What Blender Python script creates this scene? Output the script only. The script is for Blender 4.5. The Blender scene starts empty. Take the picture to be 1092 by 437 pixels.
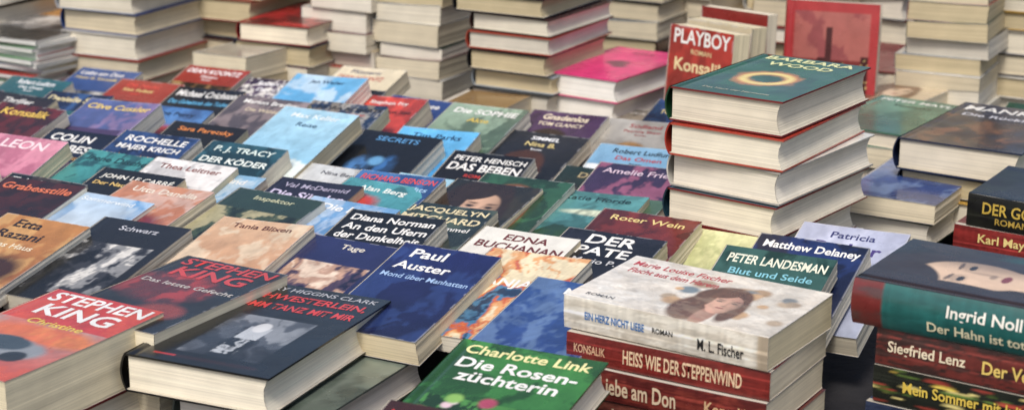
import bpy, math, random
import numpy as np
from mathutils import Matrix, Vector
random.seed(7); rng=np.random.RandomState(7)
sc=bpy.context.scene
PHI=28.0; T0=0.75   # table height
cp,sp=math.cos(math.radians(PHI)),math.sin(math.radians(PHI))
LD=(sp,cp); WD=(cp,-sp)

def lin(h):
    if not isinstance(h,str): return np.array(h,float)
    h=h.lstrip('#')
    c=np.array([int(h[i:i+2],16)/255 for i in (0,2,4)])
    c=np.where(c<=.04045,c/12.92,((c+.055)/1.055)**2.4)*0.92
    g=c.mean(); return g+(c-g)*.9+.004

def nodes(m):
    m.use_nodes=True; nt=m.node_tree; nt.nodes.clear(); return nt
def mat_cover():
    m=bpy.data.materials.new("laminated_cover"); nt=nodes(m); N=nt.nodes.new; L=nt.links.new
    o=N('ShaderNodeOutputMaterial'); b=N('ShaderNodeBsdfPrincipled'); L(b.outputs[0],o.inputs[0])
    a=N('ShaderNodeAttribute'); a.attribute_name='Col'
    tc=N('ShaderNodeTexCoord'); oi=N('ShaderNodeObjectInfo')
    n=N('ShaderNodeTexNoise'); n.inputs['Scale'].default_value=45; n.inputs['Detail'].default_value=6
    L(tc.outputs['Object'],n.inputs['Vector'])
    mr=N('ShaderNodeMapRange'); mr.inputs[1].default_value=.3; mr.inputs[2].default_value=.7; mr.inputs[3].default_value=.9; mr.inputs[4].default_value=1.08
    L(n.outputs[0],mr.inputs[0])
    mx=N('ShaderNodeVectorMath'); mx.operation='SCALE'; L(a.outputs['Color'],mx.inputs[0]); L(mr.outputs[0],mx.inputs['Scale'])
    L(mx.outputs[0],b.inputs['Base Color'])
    n2=N('ShaderNodeTexNoise'); n2.inputs['Scale'].default_value=14; n2.inputs['Detail'].default_value=8
    av=N('ShaderNodeVectorMath'); av.operation='ADD'; L(tc.outputs['Object'],av.inputs[0]); L(oi.outputs['Random'],av.inputs[1]); L(av.outputs[0],n2.inputs['Vector'])
    r=N('ShaderNodeMapRange'); r.inputs[1].default_value=.25; r.inputs[2].default_value=.75; r.inputs[3].default_value=.14; r.inputs[4].default_value=.42
    L(n2.outputs[0],r.inputs[0]); L(r.outputs[0],b.inputs['Roughness'])
    bp=N('ShaderNodeBump'); bp.inputs['Strength'].default_value=.4; bp.inputs['Distance'].default_value=.002
    n3=N('ShaderNodeTexNoise'); n3.inputs['Scale'].default_value=20; n3.inputs['Detail'].default_value=3; L(av.outputs[0],n3.inputs['Vector'])
    L(n3.outputs[0],bp.inputs['Height']); L(bp.outputs[0],b.inputs['Normal'])
    b.inputs['Specular IOR Level'].default_value=.5
    b.inputs['Coat Weight'].default_value=.25; b.inputs['Coat Roughness'].default_value=.1
    return m
def mat_pages():
    m=bpy.data.materials.new("page_block_paper"); nt=nodes(m); N=nt.nodes.new; L=nt.links.new
    o=N('ShaderNodeOutputMaterial'); b=N('ShaderNodeBsdfPrincipled'); L(b.outputs[0],o.inputs[0])
    a=N('ShaderNodeAttribute'); a.attribute_name='Col'
    uv=N('ShaderNodeUVMap'); uv.uv_map='UV'
    oi=N('ShaderNodeObjectInfo')
    mp=N('ShaderNodeVectorMath'); mp.operation='MULTIPLY'; mp.inputs[1].default_value=(5,1100,1); L(uv.outputs[0],mp.inputs[0])
    n=N('ShaderNodeTexNoise'); n.inputs['Scale'].default_value=1; n.inputs['Detail'].default_value=3
    ad=N('ShaderNodeVectorMath'); ad.operation='ADD'; L(mp.outputs[0],ad.inputs[0])
    sc_=N('ShaderNodeMath'); sc_.operation='MULTIPLY'; sc_.inputs[1].default_value=90; L(oi.outputs['Random'],sc_.inputs[0]); L(sc_.outputs[0],ad.inputs[1])
    L(ad.outputs[0],n.inputs['Vector'])
    mr=N('ShaderNodeMapRange'); mr.inputs[1].default_value=.3; mr.inputs[2].default_value=.6; mr.inputs[3].default_value=.77; mr.inputs[4].default_value=1.05
    L(n.outputs[0],mr.inputs[0])
    n2=N('ShaderNodeTexNoise'); n2.inputs['Scale'].default_value=30; n2.inputs['Detail'].default_value=5
    tc=N('ShaderNodeTexCoord'); L(tc.outputs['Object'],n2.inputs['Vector'])
    mr2=N('ShaderNodeMapRange'); mr2.inputs[1].default_value=.3; mr2.inputs[2].default_value=.7; mr2.inputs[3].default_value=.92; mr2.inputs[4].default_value=1.05
    L(n2.outputs[0],mr2.inputs[0])
    mm=N('ShaderNodeMath'); mm.operation='MULTIPLY'; L(mr.outputs[0],mm.inputs[0]); L(mr2.outputs[0],mm.inputs[1])
    mx=N('ShaderNodeVectorMath'); mx.operation='SCALE'; L(a.outputs['Color'],mx.inputs[0]); L(mm.outputs[0],mx.inputs['Scale'])
    L(mx.outputs[0],b.inputs['Base Color']); b.inputs['Roughness'].default_value=.9; b.inputs['Specular IOR Level'].default_value=.15
    bp=N('ShaderNodeBump'); bp.inputs['Strength'].default_value=.3; bp.inputs['Distance'].default_value=.0005
    L(n.outputs[0],bp.inputs['Height']); L(bp.outputs[0],b.inputs['Normal'])
    return m
MC=mat_cover(); MP=mat_pages()
def simple(name,col,rough,scale,amt,bump=0):
    m=bpy.data.materials.new(name); nt=nodes(m); N=nt.nodes.new; L=nt.links.new
    o=N('ShaderNodeOutputMaterial'); b=N('ShaderNodeBsdfPrincipled'); L(b.outputs[0],o.inputs[0])
    tc=N('ShaderNodeTexCoord'); n=N('ShaderNodeTexNoise'); n.inputs['Scale'].default_value=scale; n.inputs['Detail'].default_value=8
    L(tc.outputs['Object'],n.inputs['Vector'])
    cr=N('ShaderNodeMixRGB'); c=lin(col); cr.inputs[1].default_value=(*(c*(1-amt)),1); cr.inputs[2].default_value=(*(c*(1+amt)),1)
    L(n.outputs[0],cr.inputs[0]); L(cr.outputs[0],b.inputs['Base Color']); b.inputs['Roughness'].default_value=rough
    if bump:
        bp=N('ShaderNodeBump'); bp.inputs['Strength'].default_value=bump; bp.inputs['Distance'].default_value=.01; L(n.outputs[0],bp.inputs['Height']); L(bp.outputs[0],b.inputs['Normal'])
    return m

# ---------------------------------------------------------------- cover painting (per-vertex)
def vnoise(U,V,scale,r):
    n=int(scale)+4; g=r.rand(n,n)
    x=np.clip(U,0,1)*scale; y=np.clip(V,0,1)*scale; xi=np.clip(x.astype(int),0,n-2); yi=np.clip(y.astype(int),0,n-2)
    fx=x-xi; fy=y-yi; fx=fx*fx*(3-2*fx); fy=fy*fy*(3-2*fy)
    return (g[yi,xi]*(1-fx)+g[yi,xi+1]*fx)*(1-fy)+(g[yi+1,xi]*(1-fx)+g[yi+1,xi+1]*fx)*fy
def fbm(U,V,s,r): return .5*vnoise(U,V,s,r)+.27*vnoise(U,V,s*2.1,r)+.15*vnoise(U,V,s*4.3,r)+.08*vnoise(U,V,s*8.7,r)
def wfbm(U,V,s,r):
    a=fbm(U,V,s*.7,r)-.5; b=fbm(U,V,s*.7,r)-.5
    return fbm(U+a*.5,V+b*.4,s,r)
def mixc(img,mask,col):
    mask=np.clip(mask,0,1)[...,None]; return img*(1-mask)+lin(col)*mask
def ell(U,V,cx,cy,rx,ry,soft=.15,rot=0):
    c,s=math.cos(rot),math.sin(rot); du=(U-cx); dv=(V-cy)*1.5
    x=(du*c+dv*s)/rx; y=(-du*s+dv*c)/(ry*1.5)
    d=np.sqrt(x*x+y*y); return np.clip((1-d)/soft+.5,0,1)
def face(img,U,V,o,r):
    cx,cy,s,sk,ha=o; sk=lin(sk); ha=lin(ha)
    hn=(.6+.8*fbm((U*2.3)%1,(V*.5)%1,16,r))[...,None]
    hm=np.maximum(ell(U,V,cx-.04*s,cy+.05*s,.26*s,.21*s,.12),ell(U,V,cx-.15*s,cy-.16*s,.22*s,.22*s,.2))
    hm=np.maximum(hm,ell(U,V,cx+.17*s,cy-.1*s,.09*s,.2*s,.3))[...,None]
    img=img*(1-hm)+ha*hn*hm
    img=mixc(img,ell(U,V,cx+.0,cy-.24*s,.085*s,.16*s,.15),sk*.6)
    fm=ell(U,V,cx+.02*s,cy-.01*s,.155*s,.14*s,.08)
    fm=np.maximum(fm,ell(U,V,cx+.03*s,cy-.09*s,.11*s,.10*s,.1))[...,None]
    sh=(1.1-.75*np.clip((U-cx-.02*s)/(.16*s)+.25*(fbm(U,V,5,r)-.5),0,1)**1.3)[...,None]
    img=img*(1-fm)+sk*sh*fm
    for e in (-.07,.075):
        img=mixc(img,ell(U,V,cx+.03*s+e*s,cy+.02*s,.048*s,.022*s,.6)*.5,sk*.4)
        img=mixc(img,ell(U,V,cx+.03*s+e*s,cy+.012*s,.030*s,.009*s,.3),'#1c100c')
        img=mixc(img,ell(U,V,cx+.03*s+e*s,cy+.043*s,.045*s,.006*s,.5,.1*(1 if e>0 else -1))*.8,'#3a2418')
    img=mixc(img,ell(U,V,cx+.055*s,cy-.03*s,.014*s,.045*s,.6)*.5,sk*.45)
    img=mixc(img,ell(U,V,cx+.04*s,cy-.055*s,.026*s,.009*s,.6)*.7,sk*.3)
    img=mixc(img,ell(U,V,cx+.035*s,cy-.09*s,.042*s,.012*s,.3),'#862a28')
    fr=np.maximum(ell(U,V,cx-.07*s,cy+.115*s,.15*s,.05*s,.2,.5),ell(U,V,cx-.14*s,cy+.0*s,.045*s,.13*s,.25))[...,None]
    return img*(1-fr)+ha*hn*fr
def paint(ops,nx,ny,seed):
    r=np.random.RandomState(seed)
    U,V=np.meshgrid(np.linspace(0,1,nx+1),np.linspace(0,1,ny+1))
    img=np.zeros(U.shape+(3,))
    for o in ops:
        k=o[0]
        if k=='f': img[:]=lin(o[1])
        elif k=='g': img=lin(o[1])*(1-V[...,None])+lin(o[2])*V[...,None]
        elif k=='e':
            wob=(fbm(U,V,7,r)-.5)*.25
            img=mixc(img,ell(U+wob*o[3],V+wob*o[4],*o[1:5],min(.5,o[6]) if len(o)>6 else .15,o[7] if len(o)>7 else 0),o[5])
        elif k=='r': img=mixc(img,(U>=o[1])*(U<=o[2])*(V>=o[3])*(V<=o[4])*1.0,o[5])
        elif k=='b': img=mixc(img,(V>=o[1])*(V<=o[2])*1.0,o[3])
        elif k=='n':
            a=o[3] if len(o)>3 else .8
            f=wfbm(U,V,o[1],r)
            img=mixc(img,np.clip((f-.47)*9,0,1)*a,o[2])
            img=img*(.75+.5*wfbm(U,V,o[1]*1.7,r))[...,None]
        elif k=='nb':
            m=np.clip((wfbm(U,V,o[1],r)-.45)*12,0,1)*(U>=o[3])*(U<=o[4])*(V>=o[5])*(V<=o[6]); img=mixc(img,m,o[2])
        elif k=='ph':
            pal=np.array([lin(c) for c in o[6]]); f=wfbm(U,V,o[5],r); f=(f-f.min())/(f.max()-f.min()+1e-6)
            f=np.clip((f-.2)/.6+ (V-.5)*.35,0,.999)*(len(pal)-1); i=f.astype(int); fr=np.clip((f-i-.3)/.4,0,1)[...,None]
            pic=pal[i]*(1-fr)+pal[np.minimum(i+1,len(pal)-1)]*fr
            pic=pic*(.7+.6*wfbm(U,V,o[5]*2.5,r))[...,None]
            m=((U>=o[1])*(U<=o[2])*(V>=o[3])*(V<=o[4])*1.0)[...,None]; img=img*(1-m)+pic*m
        elif k=='m':
            h=o[1]+o[3]*(fbm(U,V*0,o[4] if len(o)>4 else 5,r)-.5); img=mixc(img,np.clip((h-V)*60,0,1),o[2])
        elif k=='c':
            h=o[1]+o[3]*(r.rand(40)[(U*o[4]).astype(int)%40]); img=mixc(img,(V<h)*1.0,o[2])
            w=((U*60).astype(int)%2==0)*((V*70).astype(int)%3==0)*(V<h-.02)*(r.rand(*U.shape)>.5); img=mixc(img,w*.7,'#e8d080')
        elif k=='face': img=face(img,U,V,o[1:6],r)
        elif k=='faceR': img=face(img,(1-V)*1.6,U/1.5,o[1:6],r)
        elif k=='ring':
            d=np.sqrt(((U-o[1]))**2+((V-o[2])*1.5)**2); n=fbm(U,V,14,r)
            img=mixc(img,np.clip(1-np.abs(d-o[3]-.02*n)/(o[4]*(.5+1.2*n)),0,1)**.8,o[5])
            img=mixc(img,np.clip(1.3-np.abs(d-o[3])/(o[4]*.5),0,1),'#ffe070')
        elif k=='pl':
            an=np.arctan2((V-o[2])*1.5,U-o[1]); d=np.hypot(U-o[1],(V-o[2])*1.5)
            img=mixc(img,np.clip(np.sin(an*o[3]+d*9)*.7+.3,0,1)*np.clip(1.1-d,0,1)*.8,o[4])
        elif k=='fl':
            for i in range(o[2]):
                x,y=o[3]+r.rand()*(o[4]-o[3]),o[5]+r.rand()*(o[6]-o[5]); rr=o[7]*(.5+r.rand())
                c=lin(o[1][r.randint(len(o[1]))])*(.7+.5*r.rand())
                img=mixc(img,ell(U,V,x,y,rr,rr*.66,.5,r.rand()*3),c)
        elif k=='fr':
            d=o[1]; img=mixc(img,((U<d)|(U>1-d)|(V<d*.7)|(V>1-d*.7))*1.0,o[2])
    n=fbm(U,V,9,r)[...,None]
    img=img*(.88+.24*n)
    return np.clip(img,0,.9)

_tc={}
def glyphs(s,bold):
    k=(s,bold)
    if k in _tc: return _tc[k]
    cu=bpy.data.curves.new('t','FONT'); cu.body=s; cu.size=1; cu.offset=bold; cu.resolution_u=3
    ob=bpy.data.objects.new('t',cu); sc.collection.objects.link(ob)
    me=bpy.data.meshes.new_from_object(ob)
    nv=len(me.vertices); v=np.zeros(nv*3); me.vertices.foreach_get('co',v); v=v.reshape(-1,3)[:,:2]
    f=[tuple(p.vertices) for p in me.polygons]
    bpy.data.objects.remove(ob); bpy.data.curves.remove(cu); bpy.data.meshes.remove(me)
    if nv:
        mn,mx=v.min(0),v.max(0); v=v-(mn+mx)/2; sz=mx-mn
    else: sz=np.array([1,1])
    _tc[k]=(v,f,sz); return _tc[k]

class Acc:
    def __init__(s): s.v=[];s.c=[];s.uv=[];s.f=[];s.m=[];s.n=0
    def add(s,v,c,faces,mat,uv=None):
        v=np.asarray(v,float).reshape(-1,3); n=len(v)
        c=np.broadcast_to(np.asarray(c,float).reshape(-1,3),(n,3))
        s.v.append(v); s.c.append(c); s.uv.append(np.zeros((n,2)) if uv is None else np.asarray(uv).reshape(-1,2))
        s.f+= [tuple(i+s.n for i in f) for f in faces]; s.m+=[mat]*len(faces); s.n+=n
    def patch(s,P,c,mat,uv=None,flip=False):
        ny,nx=P.shape[:2]; j,i=np.mgrid[0:ny-1,0:nx-1]; q=(j*nx+i).ravel()
        F=np.stack([q,q+1,q+nx+1,q+nx],1)
        if flip: F=F[:,::-1]
        cc=c.reshape(-1,3) if hasattr(c,'shape') and c.ndim==3 else c
        s.add(P.reshape(-1,3),cc,F.tolist(),mat,None if uv is None else uv.reshape(-1,2))
def G(a,b): return np.meshgrid(a,b)
def book(w,l,t,hard=False,ops=None,texts=(),spine='#202020',stexts=(),pages='#e6dcc6',back=None,M=None,res=30,seed=None,curl=None,name=None,sops=None,edge=None):
    if seed is None: seed=random.randrange(99999)
    r=np.random.RandomState(seed)
    oh=.003 if hard else .0004; c=.002 if hard else .0005
    b=(.16*t if hard else .03*t); W=w+oh
    curl=(r.uniform(-.0008,.001) if hard else r.uniform(-.001,.0045)) if curl is None else curl
    cy=r.uniform(-.001,.002) if hard else r.uniform(-.003,.006)
    A=Acc()
    if ops is None: nx,ny=4,4
    else: nx=res; ny=int(res*l/w)
    img=paint(ops if ops else [('f',spine)],nx,ny,seed)
    X,Y=G(np.linspace(0,W,nx+1),np.linspace(0,l,ny+1))
    gr=(.0013*np.exp(-((X-.009)/.0028)**2)) if hard else (.0003*np.exp(-((X-.006)/.002)**2))
    rd=.0007*np.clip(1-X/.0025,0,1)
    if not hard and ops is not None and r.rand()<.8:   # worn pale edges on paperbacks
        dd=np.minimum(np.minimum(X,W-X),np.minimum(Y,l-Y)); m=(np.clip(1-dd/.0016,0,1)*(fbm(X/W,Y/l,12,r)>.5)*.45)[...,None]
        img=img*(1-m)+.6*m
    A.patch(np.dstack([X,Y,t-gr-rd]),img,0)
    scol=lin(spine); ns=9
    nyS=70 if sops else 12; nsS=20 if sops else ns
    q=np.linspace(0,1,nsS+1)
    Yy,Q=G(np.linspace(0,l,nyS+1),q)
    P=np.dstack([-b*np.sin(np.pi*Q)**.8,Yy,t*Q])
    sc_img=np.broadcast_to(scol,P.shape).copy()
    if sops: sc_img=paint(sops,nyS,nsS,seed+1)
    sc_img=sc_img*(.9+.2*r.rand(1,nyS+1,1)*np.ones_like(sc_img))
    if not hard and sops:
        for z_ in r.uniform(.2,.8,3): sc_img=sc_img*(1+ .7*np.exp(-((Q-z_)/.02)**2)[...,None])
    A.patch(P,np.ascontiguousarray(np.clip(sc_img,0,.85)),0,flip=True)
    bc=lin(back) if back else scol
    X,Y=G(np.linspace(0,W,5),np.linspace(0,l,5)); A.patch(np.dstack([X,Y,0*X]),bc,0,flip=True)
    inn=lin('#d8d0c0')*.8
    A.patch(np.dstack([X,Y,0*X+t-c]),inn,1,flip=True); A.patch(np.dstack([X,Y,0*X+c]),inn,1)
    ec=lin(edge) if edge else (bc*.9 if hard else bc*.5+.3)
    fe=lin(edge) if edge else (img.mean((0,1))*.9 if hard else img.mean((0,1))*.5+.3)
    k=np.linspace(0,1,9)
    for (z1,z0,col) in ((t,t-c,fe),(c,0,ec)):
        a,q2=G(k,np.array([z0,z1]))
        A.patch(np.dstack([0*a+W,a*l,q2]),col,0)
        A.patch(np.dstack([a*W,0*a,q2]),col,0)
        A.patch(np.dstack([a*W,0*a+l,q2]),col,0,flip=True)
    a,q2=G(np.linspace(0,1,8),np.array([0,1]))
    for yy,fl in ((0.,False),(l,True)):
        A.patch(np.dstack([-b*np.sin(np.pi*a)**.8+q2*c,0*a+yy,t*a]),scol*.8,0,flip=not fl)
    nq=14; q=np.linspace(0,1,nq+1)
    xf=w-(.13*t if hard else .01*t)*np.sin(np.pi*q)+r.uniform(-.0006,.0004,nq+1)*(0.6 if hard else 1)
    pc=lin(pages)*r.uniform(1.0,1.1)
    ys=np.linspace(oh+.0003,l-oh-.0003,9)
    Yp,Q=G(ys,q); Z=c+(t-2*c)*Q; XF=np.repeat(xf[:,None],9,1)+.0005*r.rand(1,9)
    band=(.94+.1*r.rand(nq+1))[:,None,None]*np.ones(Yp.shape+(1,))*pc
    ed=np.clip(np.minimum(q,1-q)*14,.0,1)[:,None,None]*.12+.88
    A.patch(np.dstack([XF,Yp,Z]),np.clip(band*ed,0,.88),1,np.dstack([Yp,Z]))
    K,Q=G(np.linspace(0,1,7),q); XX=c+K*(np.repeat(xf[:,None],7,1)-c); Z=c+(t-2*c)*Q
    band2=np.clip((.94+.1*r.rand(nq+1))[:,None,None]*np.ones(K.shape+(1,))*pc*.98*ed,0,.88)
    A.patch(np.dstack([XX,0*K+ys[0],Z]),band2,1,np.dstack([XX,Z]))
    A.patch(np.dstack([XX,0*K+ys[-1],Z]),band2,1,np.dstack([XX,Z]),flip=True)
    for tx in texts:
        s,v,h,col=tx[:4]; mw=tx[4] if len(tx)>4 else .88; uc=tx[5] if len(tx)>5 else .52; mode=tx[6] if len(tx)>6 else 'h'
        gv,gf,sz=glyphs(s,.014 if h<.013 else .022)
        sy=h/max(.72,sz[1]*.9); span=(w if mode=='h' else l)*mw
        sx=min(sy*1.1,span/sz[0])
        x=gv[:,0]*sx; y=gv[:,1]*sy
        if mode=='v': x,y=y,-x
        vv=np.column_stack([uc*w+x,v*l+y,np.full(len(x),t+.00022)])
        A.add(vv,lin(col),gf,0)
    for tx in stexts:
        s,yv,hf,col=tx[:4]; mw=tx[4] if len(tx)>4 else .5; zf=tx[5] if len(tx)>5 else .5
        gv,gf,sz=glyphs(s,.018)
        sy=hf*t/max(.72,sz[1]*.9); sx=min(sy*1.1,l*mw/sz[0])
        yy=yv*l-gv[:,0]*sx; zz=zf*t+gv[:,1]*sy
        vv=np.column_stack([-b*np.sin(np.pi*np.clip(zz/t,0,1))**.8-.0006,yy,zz])
        A.add(vv,lin(col),gf,0)
    V=np.vstack(A.v); C=np.vstack(A.c); UV=np.vstack(A.uv)
    V[:,2]+= (V[:,2]/t)*(curl*(V[:,0]/w)**2+cy*((V[:,1]/l)-.5)**2)
    if not hard: V[:,0]+= r.uniform(-.08,.08)*V[:,2]
    me=bpy.data.meshes.new(name or ('hardcover_book' if hard else 'paperback_book'))
    me.from_pydata(V.tolist(),[],A.f)
    me.materials.append(MC); me.materials.append(MP)
    me.polygons.foreach_set('material_index',A.m); me.polygons.foreach_set('use_smooth',[True]*len(A.f))
    ca=me.color_attributes.new('Col','FLOAT_COLOR','POINT')
    ca.data.foreach_set('color',np.hstack([np.clip(C,0,1),np.ones((len(C),1))]).astype(np.float32).ravel())
    ul=me.uv_layers.new(name='UV'); li=np.zeros(len(me.loops),int); me.loops.foreach_get('vertex_index',li)
    ul.data.foreach_set('uv',UV[li].astype(np.float32).ravel())
    me.update()
    ob=bpy.data.objects.new(me.name,me); sc.collection.objects.link(ob)
    ob.matrix_world=Matrix.Translation((0,0,T0))@M
    return ob
def RZ(d): return Matrix.Rotation(math.radians(d),4,'Z')
def RX(d): return Matrix.Rotation(math.radians(d),4,'X')
def TR(x,y,z): return Matrix.Translation((x,y,z))

foot=[(1.55,2.2,-.76,-.2)]
def ab(x,y): return (x*LD[0]+y*LD[1], x*WD[0]+y*WD[1])
def addfoot(M,w,l,g=.008):
    P=[ab(*(M@Vector((a*w,b*l,0))).xy) for a in (0,1) for b in (0,1)]
    A_=[p[0] for p in P]; B_=[p[1] for p in P]; foot.append((min(A_)-g,max(A_)+g,min(B_)-g,max(B_)+g))
PG=['#ebe0c6','#e6d9bb','#efe8d6','#e2d2ae','#e0d8c4','#ebe3cf','#dacaa4']
PGR=['#dcd0b4','#d3c6a8','#e4dcc8','#ccbc96','#d3ccbc','#e0d8c4','#e8e1d1','#c4b590']
CV=['#7a1420','#1c2440','#e8e4da','#20201f','#5a1a1c','#274a7a','#b23a1c','#c9b48a','#3a4a3a','#d8d8d4','#8c1c1c','#344a60','#caa040','#4a2a50','#9aa4ac','#18181c','#40201c']
def stack(x,y,books,phi=PHI,z0=0,jit=.004,corner='B'):
    z=z0
    for n,d in enumerate(books):
        d=dict(d); rot=-phi+random.uniform(-2.5,2.5)
        w,l=d['w'],d['l']; jx,jy=random.uniform(-jit,jit),random.uniform(-jit,jit)
        flipb=d.pop('turn',False)
        M=TR(x+jx,y+jy,z)@RZ(rot)
        if corner=='B': M=M@TR(-w,0,0)
        if n==0: addfoot(M,w,l)
        if flipb: M=M@TR(w/2,l/2,0)@RZ(180)@TR(-w/2,-l/2,0)
        book(M=M,**d); z+=d['t']+.0012
    return z
def rb(hard=None,tr=(.022,.045),turn=.12,wr=None,**k):
    h=random.random()<.65 if hard is None else hard
    w=random.uniform(.128,.15) if h else random.uniform(.115,.128)
    if wr: w=random.uniform(*wr)
    c=random.choice(CV)
    d=dict(w=w,l=w*random.uniform(1.48,1.56),t=random.uniform(*tr),hard=h,spine=c,pages=random.choice(PGR),turn=random.random()<turn)
    d.update(k); return d
def rstack(x,y,H,hard=None,tr=(.022,.045),top=None,phi=PHI,wr=None,turn=.12):
    bs=[];z=0
    while z<H: b=rb(hard,tr,turn,wr); bs.append(b); z+=b['t']
    bs[-1].update(top or dict(ops=rand_ops()[0],turn=False))
    return stack(x,y,bs,phi+random.uniform(-3,3),jit=.009)

BG=[('#0a1228','#16305c'),('#141012','#28141c'),('#0c0c10','#181820'),('#6c1410','#a02818'),('#c8b890','#e0d4b8'),('#142c20','#284c38'),('#2c1838','#4c3058'),('#a86820','#d09848'),('#101010','#242428'),('#103840','#206068'),('#80786c','#a8a49c'),('#182c60','#244c8c'),('#3878a8','#80b0d0'),('#0c1430','#1c3c78')]
PAL=[['#0c1018','#28405c','#8098a8','#d8d0b8'],['#180c08','#602818','#b06838','#e8c890'],['#0c1810','#284828','#788c48','#d0c890'],['#100c18','#402850','#a05870','#e8b8a0'],['#101820','#305878','#78a8c0','#e8ecec'],['#1c1408','#604020','#a88450','#e0d0a8'],['#180808','#701818','#c84828','#f0b860'],['#202020','#585858','#989490','#d8d4cc']]
NM=[('Heinz G. Konsalik','Liebe am Don'),('John Grisham','Die Firma'),('ROSAMUNDE PILCHER','September'),('Ken Follett','Die Nadel'),('SIMMEL','Nina B.'),('Noah Gordon','Der Medicus'),('MARY WESLEY','Ein Leben'),('Martha Grimes','Inspektor Jury'),('ELIZABETH GEORGE','Gott schütze'),('Donna Leon','Venezia'),('MANKELL','Mörder'),('TESS GERRITSEN','Kalte Herzen'),('Danielle Steel','Abschied'),('SHELDON','Schatten'),('MINETTE WALTERS','Die Bildhauerin'),('Patricia Shaw','Südland'),('NORA ROBERTS','Tief im Herzen'),('Robert Ludlum','Das Omen'),('DEAN KOONTZ','Flüstern'),('Isabel Allende','Eva Luna'),('TOM CLANCY','Gnadenlos')]
def rand_ops(i=None):
    a,b=random.choice(BG); ops=[('g',a,b)]
    k=random.randrange(6); pal=random.choice(PAL); c=random.choice(['#c03020','#e0c080','#183050','#e8e4da','#2a6048','#101418','#7a3050','#d09048'])
    if k==0: ops+=[('ph',0,1,0,.72,random.choice([4,6,8]),pal),('m',.35,pal[0],.2,6)]
    elif k==1: ops+=[('n',4,a,.5),('face',.5,.45,random.uniform(.9,1.3),random.choice(['#c89878','#b88060','#d8b898']),random.choice(['#2a1810','#4a2814','#987038']))]
    elif k==2: ops+=[('ph',.1,.9,.1,.62,6,pal),('e',.5,.38,.12,.14,pal[3],.2)]
    elif k==3: ops+=[('ph',0,1,0,1,7,[a,b,c,a]),('fl',pal[1:],40,.05,.95,.05,.6,.05)]
    elif k==4: ops+=[('ph',0,1,.3,1,4,[a,b,b,'#c8a080']),('c',.3,'#141c2c',.3,14)]
    else: ops+=[('ph',0,1,0,.66,9,pal),('b',.655,.67,c)]
    dark=lin(b).mean()<.25
    col=random.choice(['#f4f0e8','#e8c040','#ffffff','#f0e0c0','#e04030'] if dark else ['#101010','#901818','#182a60','#103828'])
    n=random.choice(NM); h1=random.uniform(.008,.014); h2=random.uniform(.006,.012)
    if random.random()<.4: n=(n[1],n[0])
    uc=random.choice([.5,.5,.44,.56]); mw=random.choice([.85,.6,.7])
    tx=[(n[0],.92,h1,col,mw,uc),(n[1],.92-(h1+h2)*.8/.18,h2,random.choice([col,col,'#b82018' if not dark else '#e8d080']),mw,uc)]
    if random.random()<.6: tx.append(('Roman',.92-(h1+2*h2)*.95/.18,.004,col,.5,uc))
    return ops,tx

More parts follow.
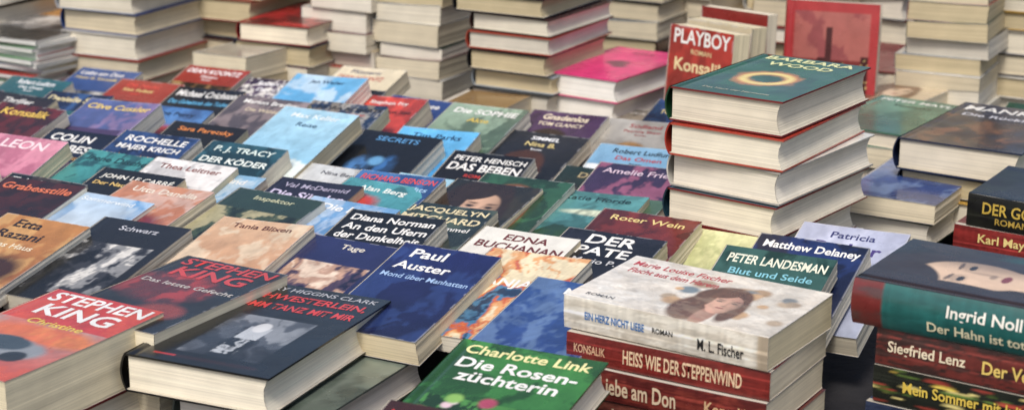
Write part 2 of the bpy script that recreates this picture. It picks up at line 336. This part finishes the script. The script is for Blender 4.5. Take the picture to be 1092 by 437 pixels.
W_='#f2f0ea'
S=[
(-.450,2.653,[('g','#141414','#101218'),('e',.6,.3,.3,.2,'#183860',.6)],[('Michael Crichton',.91,.016,W_),('Das Geheimnis des Todes',.78,.011,'#58b8e8')]),
(-.636,2.635,[('g','#14306a','#0a1838'),('n',5,'#3868a8',.6)],[('Danielle Steel',.9,.013,'#e8d8a0')]),
(-.477,2.538,[('g','#7098c8','#4078b8'),('n',5,'#30406a',.6),('e',.6,.62,.3,.12,'#b83830',.5)],[('Anne Perry',.9,.012,'#101830')]),
(-.542,2.473,[('g','#303a68','#506098'),('n',6,'#8c7098',.7),('r',.1,.9,.1,.6,'#443058')],[('Clive Cussler',.9,.013,'#e8c860')]),
(-.339,2.473,[('g','#6a5a58','#908080'),('n',6,'#30303c',.7),('m',.5,'#3a2c28',.3,7)],[('Marion Bradley',.92,.011,W_),('Die Wälder',.82,.008,'#d8c8a8')]),
(-.268,2.594,[('g','#3890c8','#60b0e0'),('n',4,'#d8e8f0',.6)],[('Jan Weiler',.9,.010,'#102040')]),
(-.177,2.566,[('g','#c02818','#e04028'),('n',5,'#782018',.6)],[('Stephen Fry',.9,.010,W_),('Das Haus am See',.78,.009,'#101010')]),
(-.104,2.406,[('g','#48a8e0','#58b8ec'),('r',.4,.9,.1,.6,'#2890d0'),('n',5,'#58b0e8',.4),('e',.2,.75,.12,.06,'#e8f4f8',.4)],[('Tim Parks',.9,.012,'#103058')]),
(-.159,2.357,[('g','#080a10','#0c1018'),('e',.35,.5,.14,.16,'#3878b8',.7),('e',.65,.48,.12,.2,'#2868a8',.7),('n',8,'#080a10',.7),('e',.5,.62,.09,.06,'#5898c8',.6)],[('SECRETS',.91,.011,'#5098d0')]),
(-.265,2.381,[('g','#78b8d8','#a8d4e8'),('m',.35,'#d8e4e0',.2,5),('n',5,'#88b8d0',.4)],[('Max Keller',.9,.011,'#e8f0f0'),('Reise',.78,.010,'#204868')]),
(-.049,2.499,[('g','#587858','#98b098'),('n',5,'#284030',.7)],[('Die SOPHIE',.9,.013,W_),('Akte',.78,.011,'#e0c040')]),
(-.031,2.300,[('g','#181418','#0c0c10'),('ph',0,1,0,.6,5,['#0c0a0c','#2c1814','#5a3020','#c89068'])],[('PETER HENISCH',.91,.011,W_),('DAS BEBEN',.8,.017,W_),('ROMAN',.69,.007,'#d03020')]),
(-.570,2.357,[('g','#18284c','#0a1024'),('ph',0,1,0,.6,5,['#0a1024','#18284c','#704040','#c07048'])],[('COLIN',.9,.016,W_,.6,.4),('FORBES',.77,.016,W_,.7,.45),('Feuerkreuz',.66,.009,'#d8a040')]),
(-.672,2.457,[('g','#380c10','#681818'),('n',5,'#101010',.7)],[('Konsalik',.9,.016,'#e8c040')]),
(-.464,2.310,[('g','#102850','#0c1e40'),('n',6,'#28508c',.6),('e',.7,.4,.15,.2,'#c83820',.5)],[('ROCHELLE',.91,.013,W_),('MAJER KRICH',.8,.013,W_),('Mit besten Wünschen',.69,.008,'#e8a040')]),
(-.403,2.381,[('g','#101010','#181410'),('e',.5,.6,.3,.05,'#d87020',.4)],[('Sara Paretsky',.9,.012,'#e88830')]),
(-.338,2.264,[('g','#0c3038','#143c48'),('n',4,'#286070',.6),('e',.5,.42,.2,.16,'#0c1418',.4)],[('P. J. TRACY',.9,.014,'#d8e8e0'),('DER KÖDER',.77,.014,'#e8f0e8')]),
(-.609,2.255,[('g','#c86a88','#d88ca0'),('n',5,'#a04868',.6)],[('LEON',.9,.018,'#f4d8dc')]),
(-.499,2.233,[('g','#1c6868','#3c9898'),('n',6,'#103c48',.8)],[('Irene Dische',.9,.012,'#0c2830')]),
(-.388,2.157,[('g','#d8d4cc','#ece8e4'),('e',.6,.5,.3,.13,'#b83830',.5),('n',7,'#8c8c90',.5)],[('Thea Leitner',.9,.011,'#803020')]),
(-.445,2.113,[('g','#080808','#101010'),('ph',.1,.9,.1,.6,5,['#080808','#101820','#305878','#98a8a8'])],[('JOHN LE CARRÉ',.9,.013,'#e8e4d8'),('Der Nachtmanager',.8,.010,'#f0c868')]),
(-.563,2.117,[('g','#1c1818','#100e0e'),('n',5,'#584840',.6)],[('Tabitha King',.9,.017,W_),('Die Seelenwächter',.77,.009,'#c8b8a0')]),
(-.218,2.229,[('g','#a8a098','#d0d4d4'),('n',5,'#807468',.5),('e',.5,.4,.2,.15,'#e8e0d8',.6)],[('Nina Berger',.9,.010,'#484850')]),
(-.273,2.137,[('g','#803828','#b86a40'),('n',8,'#30201c',.8),('n',9,'#d8a070',.6)],[('DREAMS',.92,.010,'#f0e0c0')]),
(-.112,2.169,[('g','#78b0c8','#9ccadc'),('r',.1,.9,.1,.45,'#e0e8e8'),('nb',6,'#4890b0',.1,.9,.1,.45)],[('SALLY',.9,.017,'#f4f6f2'),('BENINGTON',.77,.014,'#28587c'),('Der Himmel',.66,.008,'#204060')]),
(-.162,2.097,[('g','#186878','#48a0a8'),('e',.3,.7,.3,.12,'#c03028',.4),('n',6,'#103840',.6)],[('Alan Berg',.88,.013,'#e8f0e8')]),
(.011,2.178,[('g','#100c0c','#181010'),('e',.5,.35,.3,.2,'#701818',.6),('b',.70,.78,'#901818')],[('ULLA HAHN',.9,.012,'#c0b8a8'),('STRAßENBAHN',.74,.010,W_)]),
(.103,2.220,[('g','#30281c','#1c3028'),('n',6,'#504030',.8),('m',.5,'#101408',.3,6)],[('Der Fluss',.9,.012,'#a8986c')]),
(-.034,2.090,[('f','#202018'),('n',4,'#3c3424',.6),('face',.5,.66,1.5,'#d0a484','#2c1c14')],[]),
(.152,2.178,[('g','#503058','#302848'),('n',6,'#a05878',.8)],[('Amelie Fried',.9,.012,'#d8c0d0')]),
(.112,2.067,[('g','#283828','#486850'),('n',6,'#98a878',.7)],[('Im Garten',.9,.010,'#e0e0c0')]),
(-.241,2.665,[('f','#101010')],[('JAN WEST',.9,.012,'#c8c8c8')]),
(-.72,2.62,[('g','#601818','#202020')],[('Thriller',.9,.012,W_)]),
(-.143,2.61,[('g','#18306a','#204080')],[('Nordsee',.9,.012,W_)]),
]
S2=[
(-.346,2.141,[('g','#4890c8','#78a8c8'),('n',6,'#c8d8e0',.6),('face',.35,.42,.8,'#c89878','#402818')],[('Der Wind',.91,.012,W_)]),
(-.229,2.09,[('g','#28203c','#181428'),('ph',0,1,0,.62,5,['#181428','#382848','#803848','#c89088'])],[('Val McDermid',.91,.010,'#b0a8c0'),('Die Sünder',.79,.015,'#d8cce8')]),
(-.401,2.06,[('g','#a84c28','#c8845c'),('n',5,'#d8b8a8',.7),('e',.6,.5,.3,.14,'#7a2838',.5)],[('Utta Danella',.91,.012,'#f0e4d0')]),
(-.462,2.036,[('g','#d8d4c8','#4890c8'),('n',3,'#e0ecf0',.5),('m',.4,'#c8b088',.15,5)],[('Sommerwind',.93,.009,'#e8f0f4')]),
(-.547,2.08,[('g','#30100c','#481410'),('n',5,'#100808',.7)],[('Grabesstille',.9,.014,'#e07040')]),
(-.276,2.036,[('g','#1c2c28','#284038'),('ph',0,1,.1,.75,6,['#0c1410','#1c2c24','#3c4c38','#a8a078'])],[('Inspektor',.9,.011,'#c8c8a0')]),
(-.133,2.11,[('g','#182840','#204c88'),('n',5,'#4888c8',.5),('c',.45,'#0c1828',.25,16)],[('RICHARD BENSON',.92,.012,'#e84038'),('Stadt des Lichts',.82,.010,'#a8d0f0')]),
(-.193,2.018,[('g','#3870b0','#68a0d0'),('n',5,'#c8d8e8',.5),('e',.4,.4,.2,.16,'#c87858',.5)],[('Die Insel',.9,.014,'#f4f4f0')]),
(-.123,1.95,[('g','#141010','#0c0c0c'),('ph',0,1,0,.5,6,['#0c0808','#30201c','#6c4430','#c8a080'])],[('Diana Norman',.91,.013,W_),('An den Ufern',.8,.014,W_),('der Dunkelheit',.69,.014,W_),('Roman',.59,.009,'#d0a050')]),
(-.069,2.015,[('g','#28302c','#1c2c2c'),('n',5,'#506050',.6),('e',.6,.4,.2,.16,'#a89070',.6)],[('JACQUELYN',.91,.014,'#e8d8a8'),('MITCHARD',.8,.014,'#e8d8a8'),('Wo der Himmel',.69,.009,W_)]),
(.011,2.10,[('g','#386838','#285840'),('n',5,'#183020',.7),('face',.5,.62,1.1,'#d0ac94','#7a4828')],[]),
(.100,2.054,[('g','#205858','#58a0a0'),('m',.5,'#284828',.2,5),('e',.6,.72,.3,.04,'#d8e0c0',.6),('n',6,'#183c38',.5)],[('Katie Fforde',.91,.011,'#103030')]),
(.009,1.901,[('g','#e0dcd0','#ece8dc'),('ph',.08,.92,.08,.6,7,['#283038','#a04028','#d89050','#e8d8b0'])],[('EDNA',.91,.013,'#703028'),('BUCHANAN',.8,.014,'#703028'),('Roman',.68,.006,'#202020')]),
(-.065,1.830,[('g','#101840','#14205c'),('n',4,'#2c4c90',.4)],[('Paul',.9,.017,W_,.5,.35),('Auster',.76,.015,W_,.6,.4),('Mond über Manhattan',.64,.009,'#a0c0e8')]),
(.022,1.835,[('g','#b84828','#d88848'),('ph',0,1,0,1,6,['#1c3858','#3c78a0','#c85828','#e0a060','#e8d8b0'])],[('TANJA K.',.62,.018,W_)]),
(.105,1.892,[('g','#0c0c10','#14141c'),('n',6,'#242430',.5)],[('DER',.9,.020,W_,.5),('PATE',.76,.018,W_,.6),('Mario P.',.64,.010,'#c8c8c8')]),
(-.518,1.95,[('g','#8c4820','#c08038'),('n',5,'#d8a860',.6),('e',.6,.35,.3,.2,'#402010',.5)],[('Etta',.91,.016,'#2c1810',.5,.4),('Razani',.78,.016,'#2c1810',.7,.45),('Das Haus',.66,.010,'#f0e0c0')]),
(-.400,1.941,[('g','#141414','#1c1c20'),('ph',.1,.9,.1,.7,6,['#101010','#303034','#888888','#d8d4cc'])],[('Schwarz',.9,.010,'#c0c0c8')]),
(-.262,1.93,[('g','#b87848','#d8b088'),('n',5,'#e8d8b8',.6)],[('Tania Blixen',.91,.010,'#602818')]),
(-.172,1.889,[('g','#181c48','#20285c'),('ph',.1,.9,.1,.7,5,['#141838','#483850','#b89078','#e0c8b0'])],[('Tage',.9,.012,'#e0d8c8')]),
(.062,1.735,[('g','#1c3878','#285090'),('n',5,'#7090b8',.5)],[('Meer',.9,.012,W_)]),
(.150,1.97,[('g','#5c1818','#7c2820'),('n',6,'#301010',.6)],[('Roter Wein',.9,.012,'#e8d080')]),
]
def hb(spine,pages='#eadfc8',t=.037,w=.145,l=.215,**k):
    d=dict(w=w,l=l,t=t,hard=True,spine=spine,pages=pages); d.update(k); return d
def pb(spine,pages='#e6d9bb',t=.028,w=.12,l=.185,**k):
    d=dict(w=w,l=l,t=t,hard=False,spine=spine,pages=pages); d.update(k); return d

green=[('g','#12562a','#125828'),('n',4,'#0a3818',.6),('ring',.50,.44,.19,.085,'#f08818')]
stack(.285,1.93,[hb('#f0ece0',t=.036,edge='#b8b0a0',w=.136),hb('#8c1818',t=.037,edge='#5c2420',w=.136),hb('#183848',t=.037,edge='#7a1c1c',w=.136),hb('#e0dcd0',t=.037,pages='#eee5d2',w=.136,edge='#a8a49c'),
  hb('#b83018',t=.036,edge='#b84028',pages='#ece3cd',w=.136),hb('#144828',t=.038,w=.136,edge='#7c1c1c',pages='#dcd2bc',ops=green,res=110,texts=[('BARBARA',.93,.017,'#f8f4a0',.85),('WOOD',.80,.017,'#f8f4a0',.6),('Das Haus der Harmonie',.10,.006,'#c8c0a0',.6)])],phi=36,jit=.005)
pk=[('f','#f0187c'),('n',5,'#d81070',.3),('e',.5,.5,.14,.07,'#801848',.5),('e',.6,.42,.1,.05,'#801848',.5)]
stack(.149,2.649,[hb('#e0dcd4',t=.026,w=.13),hb('#f0eee8',t=.03,pages='#f0ece2',w=.13),hb('#e8187c',t=.034,pages='#f4f0e8',ops=pk,res=40,edge='#e8187c',w=.13,texts=[('SALE',.85,.012,'#901050')])],phi=33)
stack(.135,2.525,[pb('#58544c',ops=[('g','#6a6258','#a89c88'),('n',5,'#403830',.7)],t=.034,w=.125,texts=[('Die Brücke',.9,.012,W_)])],phi=33)
st=lambda *a,**k: rstack(*a,**k)
stack(-.591,2.913,[pb('#c8401c',t=.03,w=.15,l=.22,pages='#d8ccb0'),hb('#a83020',t=.034,pages='#d8ccb0'),hb('#e8e4dc',pages='#e0d8c4'),hb('#284a8c',t=.034,pages='#cfc2a4'),hb('#c8ccd4',t=.03,pages='#dcd4c0'),hb('#e0dccc',t=.045,pages='#d8ccb0'),hb('#305888',t=.04),hb('#7a1c1c')],phi=27,jit=.007)
st(-.851,3.05,.26,tr=(.035,.05)); st(-.42,3.02,.24,hard=True); stack(-.415,2.849,[pb('#c0b090',t=.045,w=.11,pages='#dccaa4'),pb('#d8d0b8',t=.034,w=.11,ops=[('g','#a8a090','#d8d0b8')])],phi=35)
stack(-.323,2.913,[rb(True),rb(False),rb(True),hb('#8c1818',t=.03,w=.13,l=.2,ops=[('g','#c01c18','#801010'),('n',5,'#200c0c',.8)],texts=[('Rot',.9,.014,W_)])])
st(-.227,2.933,.24,hard=False,tr=(.02,.035)); st(-.113,2.887,.26,hard=False,tr=(.02,.04)); st(.051,2.688,.3,hard=True,tr=(.025,.036))
stack(-.01,2.62,[pb('#304838',t=.03,w=.11,turn=True),pb('#907040',t=.024,w=.11)],phi=24)
st(.256,3.2,.25); st(.672,3.16,.24); st(.70,2.72,.28,hard=False,tr=(.022,.034)); st(.84,2.78,.22,hard=True); st(.50,3.02,.1)
z=0
for i in range(16):
    c=random.choice(['#c03020','#e8e4dc','#3878b0','#e0c040','#60a060','#d8d4cc'])
    book(w=.19,l=.26,t=.0055,ops=rand_ops()[0] if i==15 else None,spine=c,pages='#dcdcd8',M=TR(-.75+random.uniform(-.008,.008),2.9+random.uniform(-.008,.008),z)@RZ(-30+random.uniform(-5,5))@TR(-.19,0,0),name='magazine',curl=.001); z+=.0062
foot.append((2.2,2.5,-2.3,-1.98))
for k,yy in enumerate((3.3,3.56)):
    for i in range(13):
        st(-1.12+.185*i+random.uniform(-.02,.02)+.05*k,yy+random.uniform(-.03,.03),random.uniform(.18,.27))
stack(.515,2.354,[hb('#384030',t=.034,w=.135),pb('#c8c0a8',t=.026,w=.13,l=.2),hb('#3c7860',t=.022,w=.13,l=.2,ops=[('g','#2c6850','#68987f'),('n',4,'#204838',.5)],texts=[('PETER MAYLE',.9,.014,'#f0f4e8'),('Toujours',.76,.012,'#102820')],res=40)],phi=36)
stack(.568,2.62,[hb('#b8a888',t=.03),pb('#a89070',t=.028,ops=[('g','#b09878','#d8c8a8'),('face',.5,.5,1.1,'#d8b898','#6a4428')])],phi=38)
stack(.61,2.18,[rb(True,turn=0,tr=(.034,.036)),rb(True,turn=0,tr=(.028,.03)),hb('#182448',t=.04,w=.155,l=.23,ops=[('g','#141c30','#1c2c4c'),('ph',0,1,0,.7,4,['#101828','#1c2840','#342830','#704838'])],texts=[('MANKELL',.88,.024,W_),('Die Rückkehr',.72,.014,'#d8d8e0')],res=50,edge='#202c48')],phi=34)
stack(.50,2.14,[rb(True,turn=0,tr=(.028,.03)),pb('#283c70',t=.024,ops=[('g','#203468','#3858a0'),('n',5,'#8098c0',.5)],texts=[('Anna Seghers',.9,.012,W_)])],phi=32)
stack(.70,2.06,[rb(True,turn=0) for i in range(2)],phi=30)
stack(.672,1.94,[pb('#283c70',l=.2,w=.13,t=.03,sops=[('f','#2c4884'),('n',8,'#1c2c54',.6)],stexts=[('Kristallkinder',.65,.4,W_,.5)]),pb('#701c1c',l=.2,w=.13,t=.026,sops=[('f','#8c2420'),('n',8,'#501414',.6)],stexts=[('Karl May',.72,.45,'#e8d080',.35)]),pb('#14140f',t=.036,w=.125,l=.19,pages='#d8ccaa',sops=[('f','#101010'),('n',8,'#1c1e14',.6)],stexts=[('DER GOLEM',.68,.36,'#c8a838',.45,.62),('ROMAN',.72,.2,'#b89838',.24,.25)],ops=[('g','#0c0e10','#14161c'),('n',6,'#1c2418',.8)],res=30)],phi=-56,corner='A')
lady=[('g','#2c2018','#181410'),('n',5,'#3c2c20',.5),('e',.35,.1,.6,.3,'#843428',.3),('e',.8,.25,.3,.3,'#184c48',.3),('face',.42,.60,1.7,'#e0bc98','#2c1a12'),('b',.0,.16,'#185050')]
BX,BY=.325+.19*.82,1.580-.19*.57
R=[pb('#1c2c50',t=.035,w=.125,l=.19,sops=[('f','#182440'),('n',9,'#303c58',.6)],stexts=[('Tanja Kinkel',.76,.36,'#d8d8d0',.34),('Die Puppenspieler',.30,.34,'#c8b060',.42)]),
 pb('#202818',t=.035,w=.125,l=.19,sops=[('f','#181c14'),('fl',['#c8a838','#506828','#a03828','#d8c878'],60,0,1,0,1,.05)],stexts=[('Mein Sommer mit Julia',.55,.36,'#e8c840',.6)]),
 pb('#701c1c',t=.033,w=.125,l=.19,sops=[('f','#38201c'),('n',9,'#702820',.8)],stexts=[('Siegfried Lenz',.75,.36,'#e8d8b8',.38),('Der Verlust',.3,.36,'#e8c860',.36)]),
 hb('#14605c',t=.042,w=.135,l=.21,sops=[('f','#14605c'),('r',.86,1,0,1,'#701c18'),('n',5,'#0c4844',.4)],stexts=[('Ingrid Noll',.42,.30,'#f0ece0',.32,.64),('Der Hahn ist tot',.45,.22,'#e8e0b8',.42,.28)],ops=lady,res=110,edge='#104844')]
stack(BX,BY,R,phi=-55,corner='A',jit=.003,z0=.0)
rom=[('g','#e4dccc','#ece6da'),('n',6,'#d8c8b0',.3),('fl',['#c0a888','#a88868','#c8a070','#708088'],26,.2,.75,.05,.62,.06),('faceR',1.02,.30,.80,'#dca488','#6a4428'),('n',9,'#c8b498',.2)]
F=[pb('#203850',t=.026,w=.128,l=.19),
 pb('#581c18',t=.027,w=.128,l=.20,sops=[('f','#70382c'),('n',10,'#4c2018',.8)],stexts=[('Liebe am Don',.55,.55,'#e0c8a8',.45)]),
 pb('#501818',t=.029,w=.13,l=.202,sops=[('f','#581814'),('n',9,'#7c2c20',.8)],stexts=[('Liebe am Don',.62,.55,'#d8c0a0',.38),('Konsalik',.18,.4,'#d8b080',.22)]),
 pb('#7a1c18',t=.027,w=.13,l=.202,sops=[('f','#7c2018'),('n',9,'#501410',.5)],stexts=[('HEISS WIE DER STEPPENWIND',.42,.5,'#e8c8a0',.58),('KONSALIK',.88,.3,'#e0b088',.16)],back='#7a1c18'),
 pb('#e4ddd0',t=.031,w=.132,l=.207,pages='#dccea8',sops=[('f','#dcd6c8'),('n',9,'#b8ac98',.5),('r',.0,.05,0,1,'#b0a088')],curl=.002,
   stexts=[('EIN HERZ NICHT LIEBE',.74,.24,'#2070b8',.30,.5),('M. L. Fischer',.22,.34,'#202020',.22,.38),('ROMAN',.50,.16,'#202020',.1,.5)],ops=rom,res=120,
   texts=[('Marie Louise Fischer',.70,.012,'#c02028',.50,.86,'v'),('Flucht aus dem Harem',.70,.012,'#c02028',.46,.72,'v'),('ROMAN',.86,.006,'#404040',.14,.12,'v')])]
stack(.222,1.512,F,phi=-57,corner='A',jit=.003,z0=-.026)

mhc=[('f','#0a0a0c'),('ph',.24,.80,.12,.60,4,['#141418','#2c2e34','#4c5058','#888c92']),('r',.44,.60,.16,.48,'#b8bcc0'),('e',.52,.48,.055,.055,'#d8d8d8',.2),('nb',9,'#101014',.44,.60,.12,.34),('r',.14,.86,.05,.08,'#281010'),('r',0.14,.30,.06,.075,'#b82020')]
stack(-.180,1.530,[hb('#606860',t=.032,w=.145,l=.20,pages='#f0e8dc',ops=[('g','#505c50','#788478'),('n',5,'#384038',.7)],edge='#606860')],phi=27,jit=.001)
stack(-.216,1.535,[hb('#0c0c0e',t=.037,w=.150,l=.228,pages='#f2e9d2',ops=mhc,res=130,edge='#101010',
   texts=[('MARY HIGGINS CLARK',.94,.010,'#b8b8bc',.9),('SCHWESTERLEIN,',.84,.016,'#e02820',.9),('KOMM TANZ MIT MIR',.73,.015,'#e02820',.9)])],phi=25,z0=.036,jit=.0005)
sk1=[('g','#c83818','#b0a8a0'),('b',.62,1,'#c8281c'),('e',.6,.5,.5,.1,'#e07828',.6),('n',7,'#d85020',.5),('e',.45,.3,.4,.13,'#8c9094',.2),('e',.45,.36,.22,.08,'#38444c',.2),('e',.2,.24,.1,.06,'#181818',.2),('e',.7,.24,.1,.06,'#181818',.2)]
stack(-.432,1.492,[hb('#801818',t=.03,w=.14,l=.21),pb('#c02c1c',t=.055,w=.135,l=.205,pages='#eaddba',ops=sk1,res=80,texts=[('STEPHEN',.92,.022,W_),('KING',.77,.026,W_),('Christine',.63,.012,'#f0d040')])],phi=30)
sk2=[('g','#100c10','#180c10'),('e',.4,.55,.4,.2,'#a82018',.8),('n',5,'#080808',.7),('e',.7,.25,.2,.1,'#903020',.5)]
stack(-.328,1.620,[pb('#202020',t=.03,w=.13,l=.2),pb('#181014',t=.052,w=.13,l=.2,pages='#eee3c6',ops=sk2,res=70,texts=[('STEPHEN',.92,.020,'#d82820'),('KING',.78,.026,'#d82820'),('Das letzte Gefecht',.6,.010,'#c8c0b8')])],phi=30)
ros=[('g','#205828','#3c8838'),('n',6,'#184018',.8),('r',.1,.9,.1,.55,'#488c3c'),('nb',8,'#183c18',.1,.9,.1,.55),('fl',['#e8c8d0','#c04868','#f0e0e0','#80b050'],45,.1,.9,.1,.55,.04)]
def tilted(x,y,z,w,l,t,th,phi,hard,**k):
    M=TR(x,y,z)@RZ(-phi)@RX(th)@TR(-w/2,0,0); addfoot(M,w,l); return book(w=w,l=l,t=t,hard=hard,M=M,**k)
tilted(-.072,1.385,.022,.14,.215,.03,9,26,True,ops=ros,res=90,spine='#1c5028',edge='#1c5028',texts=[('Charlotte Link',.93,.015,'#f0e8a0'),('Die Rosen-',.82,.017,W_),('züchterin',.72,.017,W_)])
tilted(-.125,1.25,.03,.12,.185,.026,12,26,False,ops=[('g','#181010','#201414'),('n',5,'#482018',.6)],res=40,spine='#181010',texts=[('MARTINA COLE',.9,.013,'#e03828'),('Die Tochter',.78,.012,'#e8e0d0')])
tilted(.172,1.797,.0,.125,.185,.02,18,28,False,ops=[('g','#a8ac68','#d8d8a0'),('pl',.3,.1,26,'#5c7840'),('n',8,'#8c9860',.4),('e',.65,.6,.1,.1,'#3c6858',.4)],res=60,spine='#a8ac68')
tilted(.290,1.765,.015,.118,.183,.021,19,28,False,ops=[('g','#a8b0c8','#c4c8dc'),('n',4,'#8890b0',.4)],res=60,spine='#a8b0c8',texts=[('Patricia',.91,.011,'#383c70'),('Parker',.79,.018,'#4a3c80')])
tilted(.236,1.7095,.02,.118,.183,.021,19,28,False,ops=[('g','#101c44','#0c1838'),('n',5,'#1c3878',.6)],res=60,spine='#101c44',texts=[('Matthew Delaney',.90,.015,W_),('DÄMON',.78,.012,'#78a8e0')])
tilted(.192,1.653,.024,.118,.183,.020,19,28,False,ops=[('g','#1c3c38','#143830'),('n',5,'#3c6860',.6),('m',.4,'#80b0b0',.2,5)],res=60,spine='#1c3c38',texts=[('PETER LANDESMAN',.90,.014,'#e8e8d0'),('Blut und Seide',.79,.010,'#80c8d8')])

book(w=.118,l=.18,t=.03,ops=[('g','#802418','#c03424'),('n',5,'#501810',.4)],texts=[('PLAYBOY',.92,.020,W_),('ROMAN',.81,.007,'#e0c890'),('Konsalik',.70,.018,'#f0d8a0')],spine='#a02c20',pages='#e8dab4',M=TR(.232,2.62,0)@RZ(-46)@RX(83),res=36)
book(w=.118,l=.178,t=.034,ops=[('g','#a89878','#d0c4a0')],spine='#c8b890',pages='#e0d2ac',M=TR(.262,2.68,0)@RZ(-43)@RX(84))
book(w=.118,l=.185,t=.02,ops=[('g','#b83828','#882018')],spine='#a02c20',pages='#e8dcc0',M=TR(.285,2.74,0)@RZ(-40)@RX(86))
ven=[('g','#801818','#a82828'),('r',.0,1,0,1,'#b02c30'),('r',.09,.9,.1,.92,'#7c2424'),('r',.09,.9,.55,.92,'#b06058'),('nb',5,'#98484a',.09,.9,.55,.92),('c',.46,'#401014',.14,11),('r',.44,.5,.45,.8,'#48181c'),('fr',.09,'#b02c30')]
book(w=.135,l=.19,t=.022,hard=True,ops=ven,res=60,spine='#a02020',edge='#a02828',pages='#ece6da',M=TR(.41,2.76,0)@RZ(-20)@RX(84))
stack(.62,2.86,[rb(True) for i in range(2)])

# ---------------------------------------------------------------- settle the shingles
items=[[x*.992,y*.992,ops,tx,.143] for (x,y,ops,tx) in S]+[[x,y,ops,tx,.16] for (x,y,ops,tx) in S2]
nS=len(items)
def blocked(a0,a1,b0,b1):
    return any(a0<f[1] and a1>f[0] and b0<f[3] and b1>f[2] for f in foot)
for da,db in ((.115,.095),(.085,.09)):
  aa=1.4
  while aa<2.62:
    bb=-2.0+random.uniform(0,.1)
    while bb<-.2:
        a=aa+random.uniform(-.01,.01); x=LD[0]*a+WD[0]*bb; y=LD[1]*a+WD[1]*bb
        if abs(x)<.29*y+.12 and 1.62<y<2.8:
            ok=all(not(abs(ab(i[0],i[1])[1]-bb)<db and abs(ab(i[0],i[1])[0]-a-(i[4]-.143))<da) for i in items)
            if ok and not blocked(a-.115,a+.055,bb-.058,bb+.058):
                o,t=rand_ops(); items.append([x,y,o,t,.143])
        bb+=.03
    aa+=.025
def tilt_of(y): return 11+6*min(1,max(0,(y-2.05)/.2))
rec=[]
for n,it in enumerate(items):
    a,b=ab(it[0],it[1]); w=random.uniform(.113,.120); t=random.uniform(.017,.026); th=tilt_of(it[1])
    rec.append([a-it[4]*math.cos(math.radians(th)),b,w,t,th,it])
rec.sort(key=lambda r:-r[0]); placed=[]
for a,b,w,t,th,it in rec:
    z=.001; ti=math.tan(math.radians(th)); Lg=w*1.55*math.cos(math.radians(th))
    for (a2,b2,w2,t2,z2,tj) in placed:
        d=a2-a
        if abs(b-b2)<(w+w2)/2-.008 and d<Lg-.008:
            z=max(z,z2+t2*1.04+.001-d*ti, z2+t2*1.04+.001+(Lg-d)*tj-Lg*ti)
    z=min(z,.034)
    placed.append((a,b,w,t,z,ti))
    x=LD[0]*a+WD[0]*b; y=LD[1]*a+WD[1]*b
    M=TR(x,y,z)@RZ(-PHI+random.uniform(-3,3))@RX(th+random.uniform(-.4,.4))@TR(-w/2,0,0)
    c=tuple(paint(it[2],3,3,1).mean((0,1)))
    book(w=w,l=w*1.55,t=t,ops=it[2],texts=it[3],spine=c,pages=random.choice(PG),M=M,res=64 if y<2.2 else 46)
print('books',len(bpy.data.objects),'shingles',nS,len(items))

def boxmesh(name,boxes,mat):
    v=[];f=[]
    for (x0,x1,y0,y1,z0,z1) in boxes:
        n=len(v); v+=[(x0,y0,z0),(x1,y0,z0),(x1,y1,z0),(x0,y1,z0),(x0,y0,z1),(x1,y0,z1),(x1,y1,z1),(x0,y1,z1)]
        f+=[tuple(n+i for i in q) for q in ((0,3,2,1),(4,5,6,7),(0,1,5,4),(1,2,6,5),(2,3,7,6),(3,0,4,7))]
    me=bpy.data.meshes.new(name); me.from_pydata(v,[],f); me.materials.append(mat); ob=bpy.data.objects.new(name,me); sc.collection.objects.link(ob); return ob
wood=simple('table_cloth','#28262a',.9,60,.3,.3)
boxmesh('market_table',[(-1.5,1.5,.95,4.0,T0-.035,T0-.028)]+[(x,x+.06,y,y+.06,0,T0-.036) for x in (-1.45,0,1.39) for y in (1.0,2.4,3.9)]+[(-1.5,1.5,.93,.949,T0-.12,T0-.03)],wood)
g=boxmesh('pavement',[(-60,60,-60,60,-.2,0)],simple('asphalt','#3c3c3e',.9,12,.3,.3))

w=bpy.data.worlds.new("World"); sc.world=w; w.use_nodes=True; nt=w.node_tree
bg=nt.nodes['Background']; sky=nt.nodes.new('ShaderNodeTexSky'); sky.sky_type='NISHITA'; sky.sun_disc=False
EL,AZ=54,198
sky.sun_elevation=math.radians(EL); sky.sun_rotation=math.radians(AZ); sky.air_density=1; sky.dust_density=4; sky.ozone_density=.6
nt.links.new(sky.outputs[0],bg.inputs[0]); bg.inputs[1].default_value=.15
sl=bpy.data.lights.new('sun','SUN'); sl.energy=2.3; sl.angle=math.radians(16); sl.color=(1,.95,.87)
so=bpy.data.objects.new('sun',sl); sc.collection.objects.link(so)
d=Vector((math.sin(math.radians(AZ))*math.cos(math.radians(EL)),math.cos(math.radians(AZ))*math.cos(math.radians(EL)),math.sin(math.radians(EL))))
so.rotation_euler=d.to_track_quat('Z','Y').to_euler()
cam=bpy.data.cameras.new('Camera'); cam.lens=65.9; cam.sensor_width=36; cam.clip_end=300; cam.clip_start=.05
cam.dof.use_dof=True; cam.dof.focus_distance=1.92; cam.dof.aperture_fstop=6.8
co=bpy.data.objects.new('Camera',cam); sc.collection.objects.link(co)
co.location=(0,0,T0+.68); co.rotation_euler=(math.radians(90-16.3),0,0)
sc.camera=co
sc.view_settings.view_transform='Standard'; sc.view_settings.look='None'; sc.view_settings.exposure=0
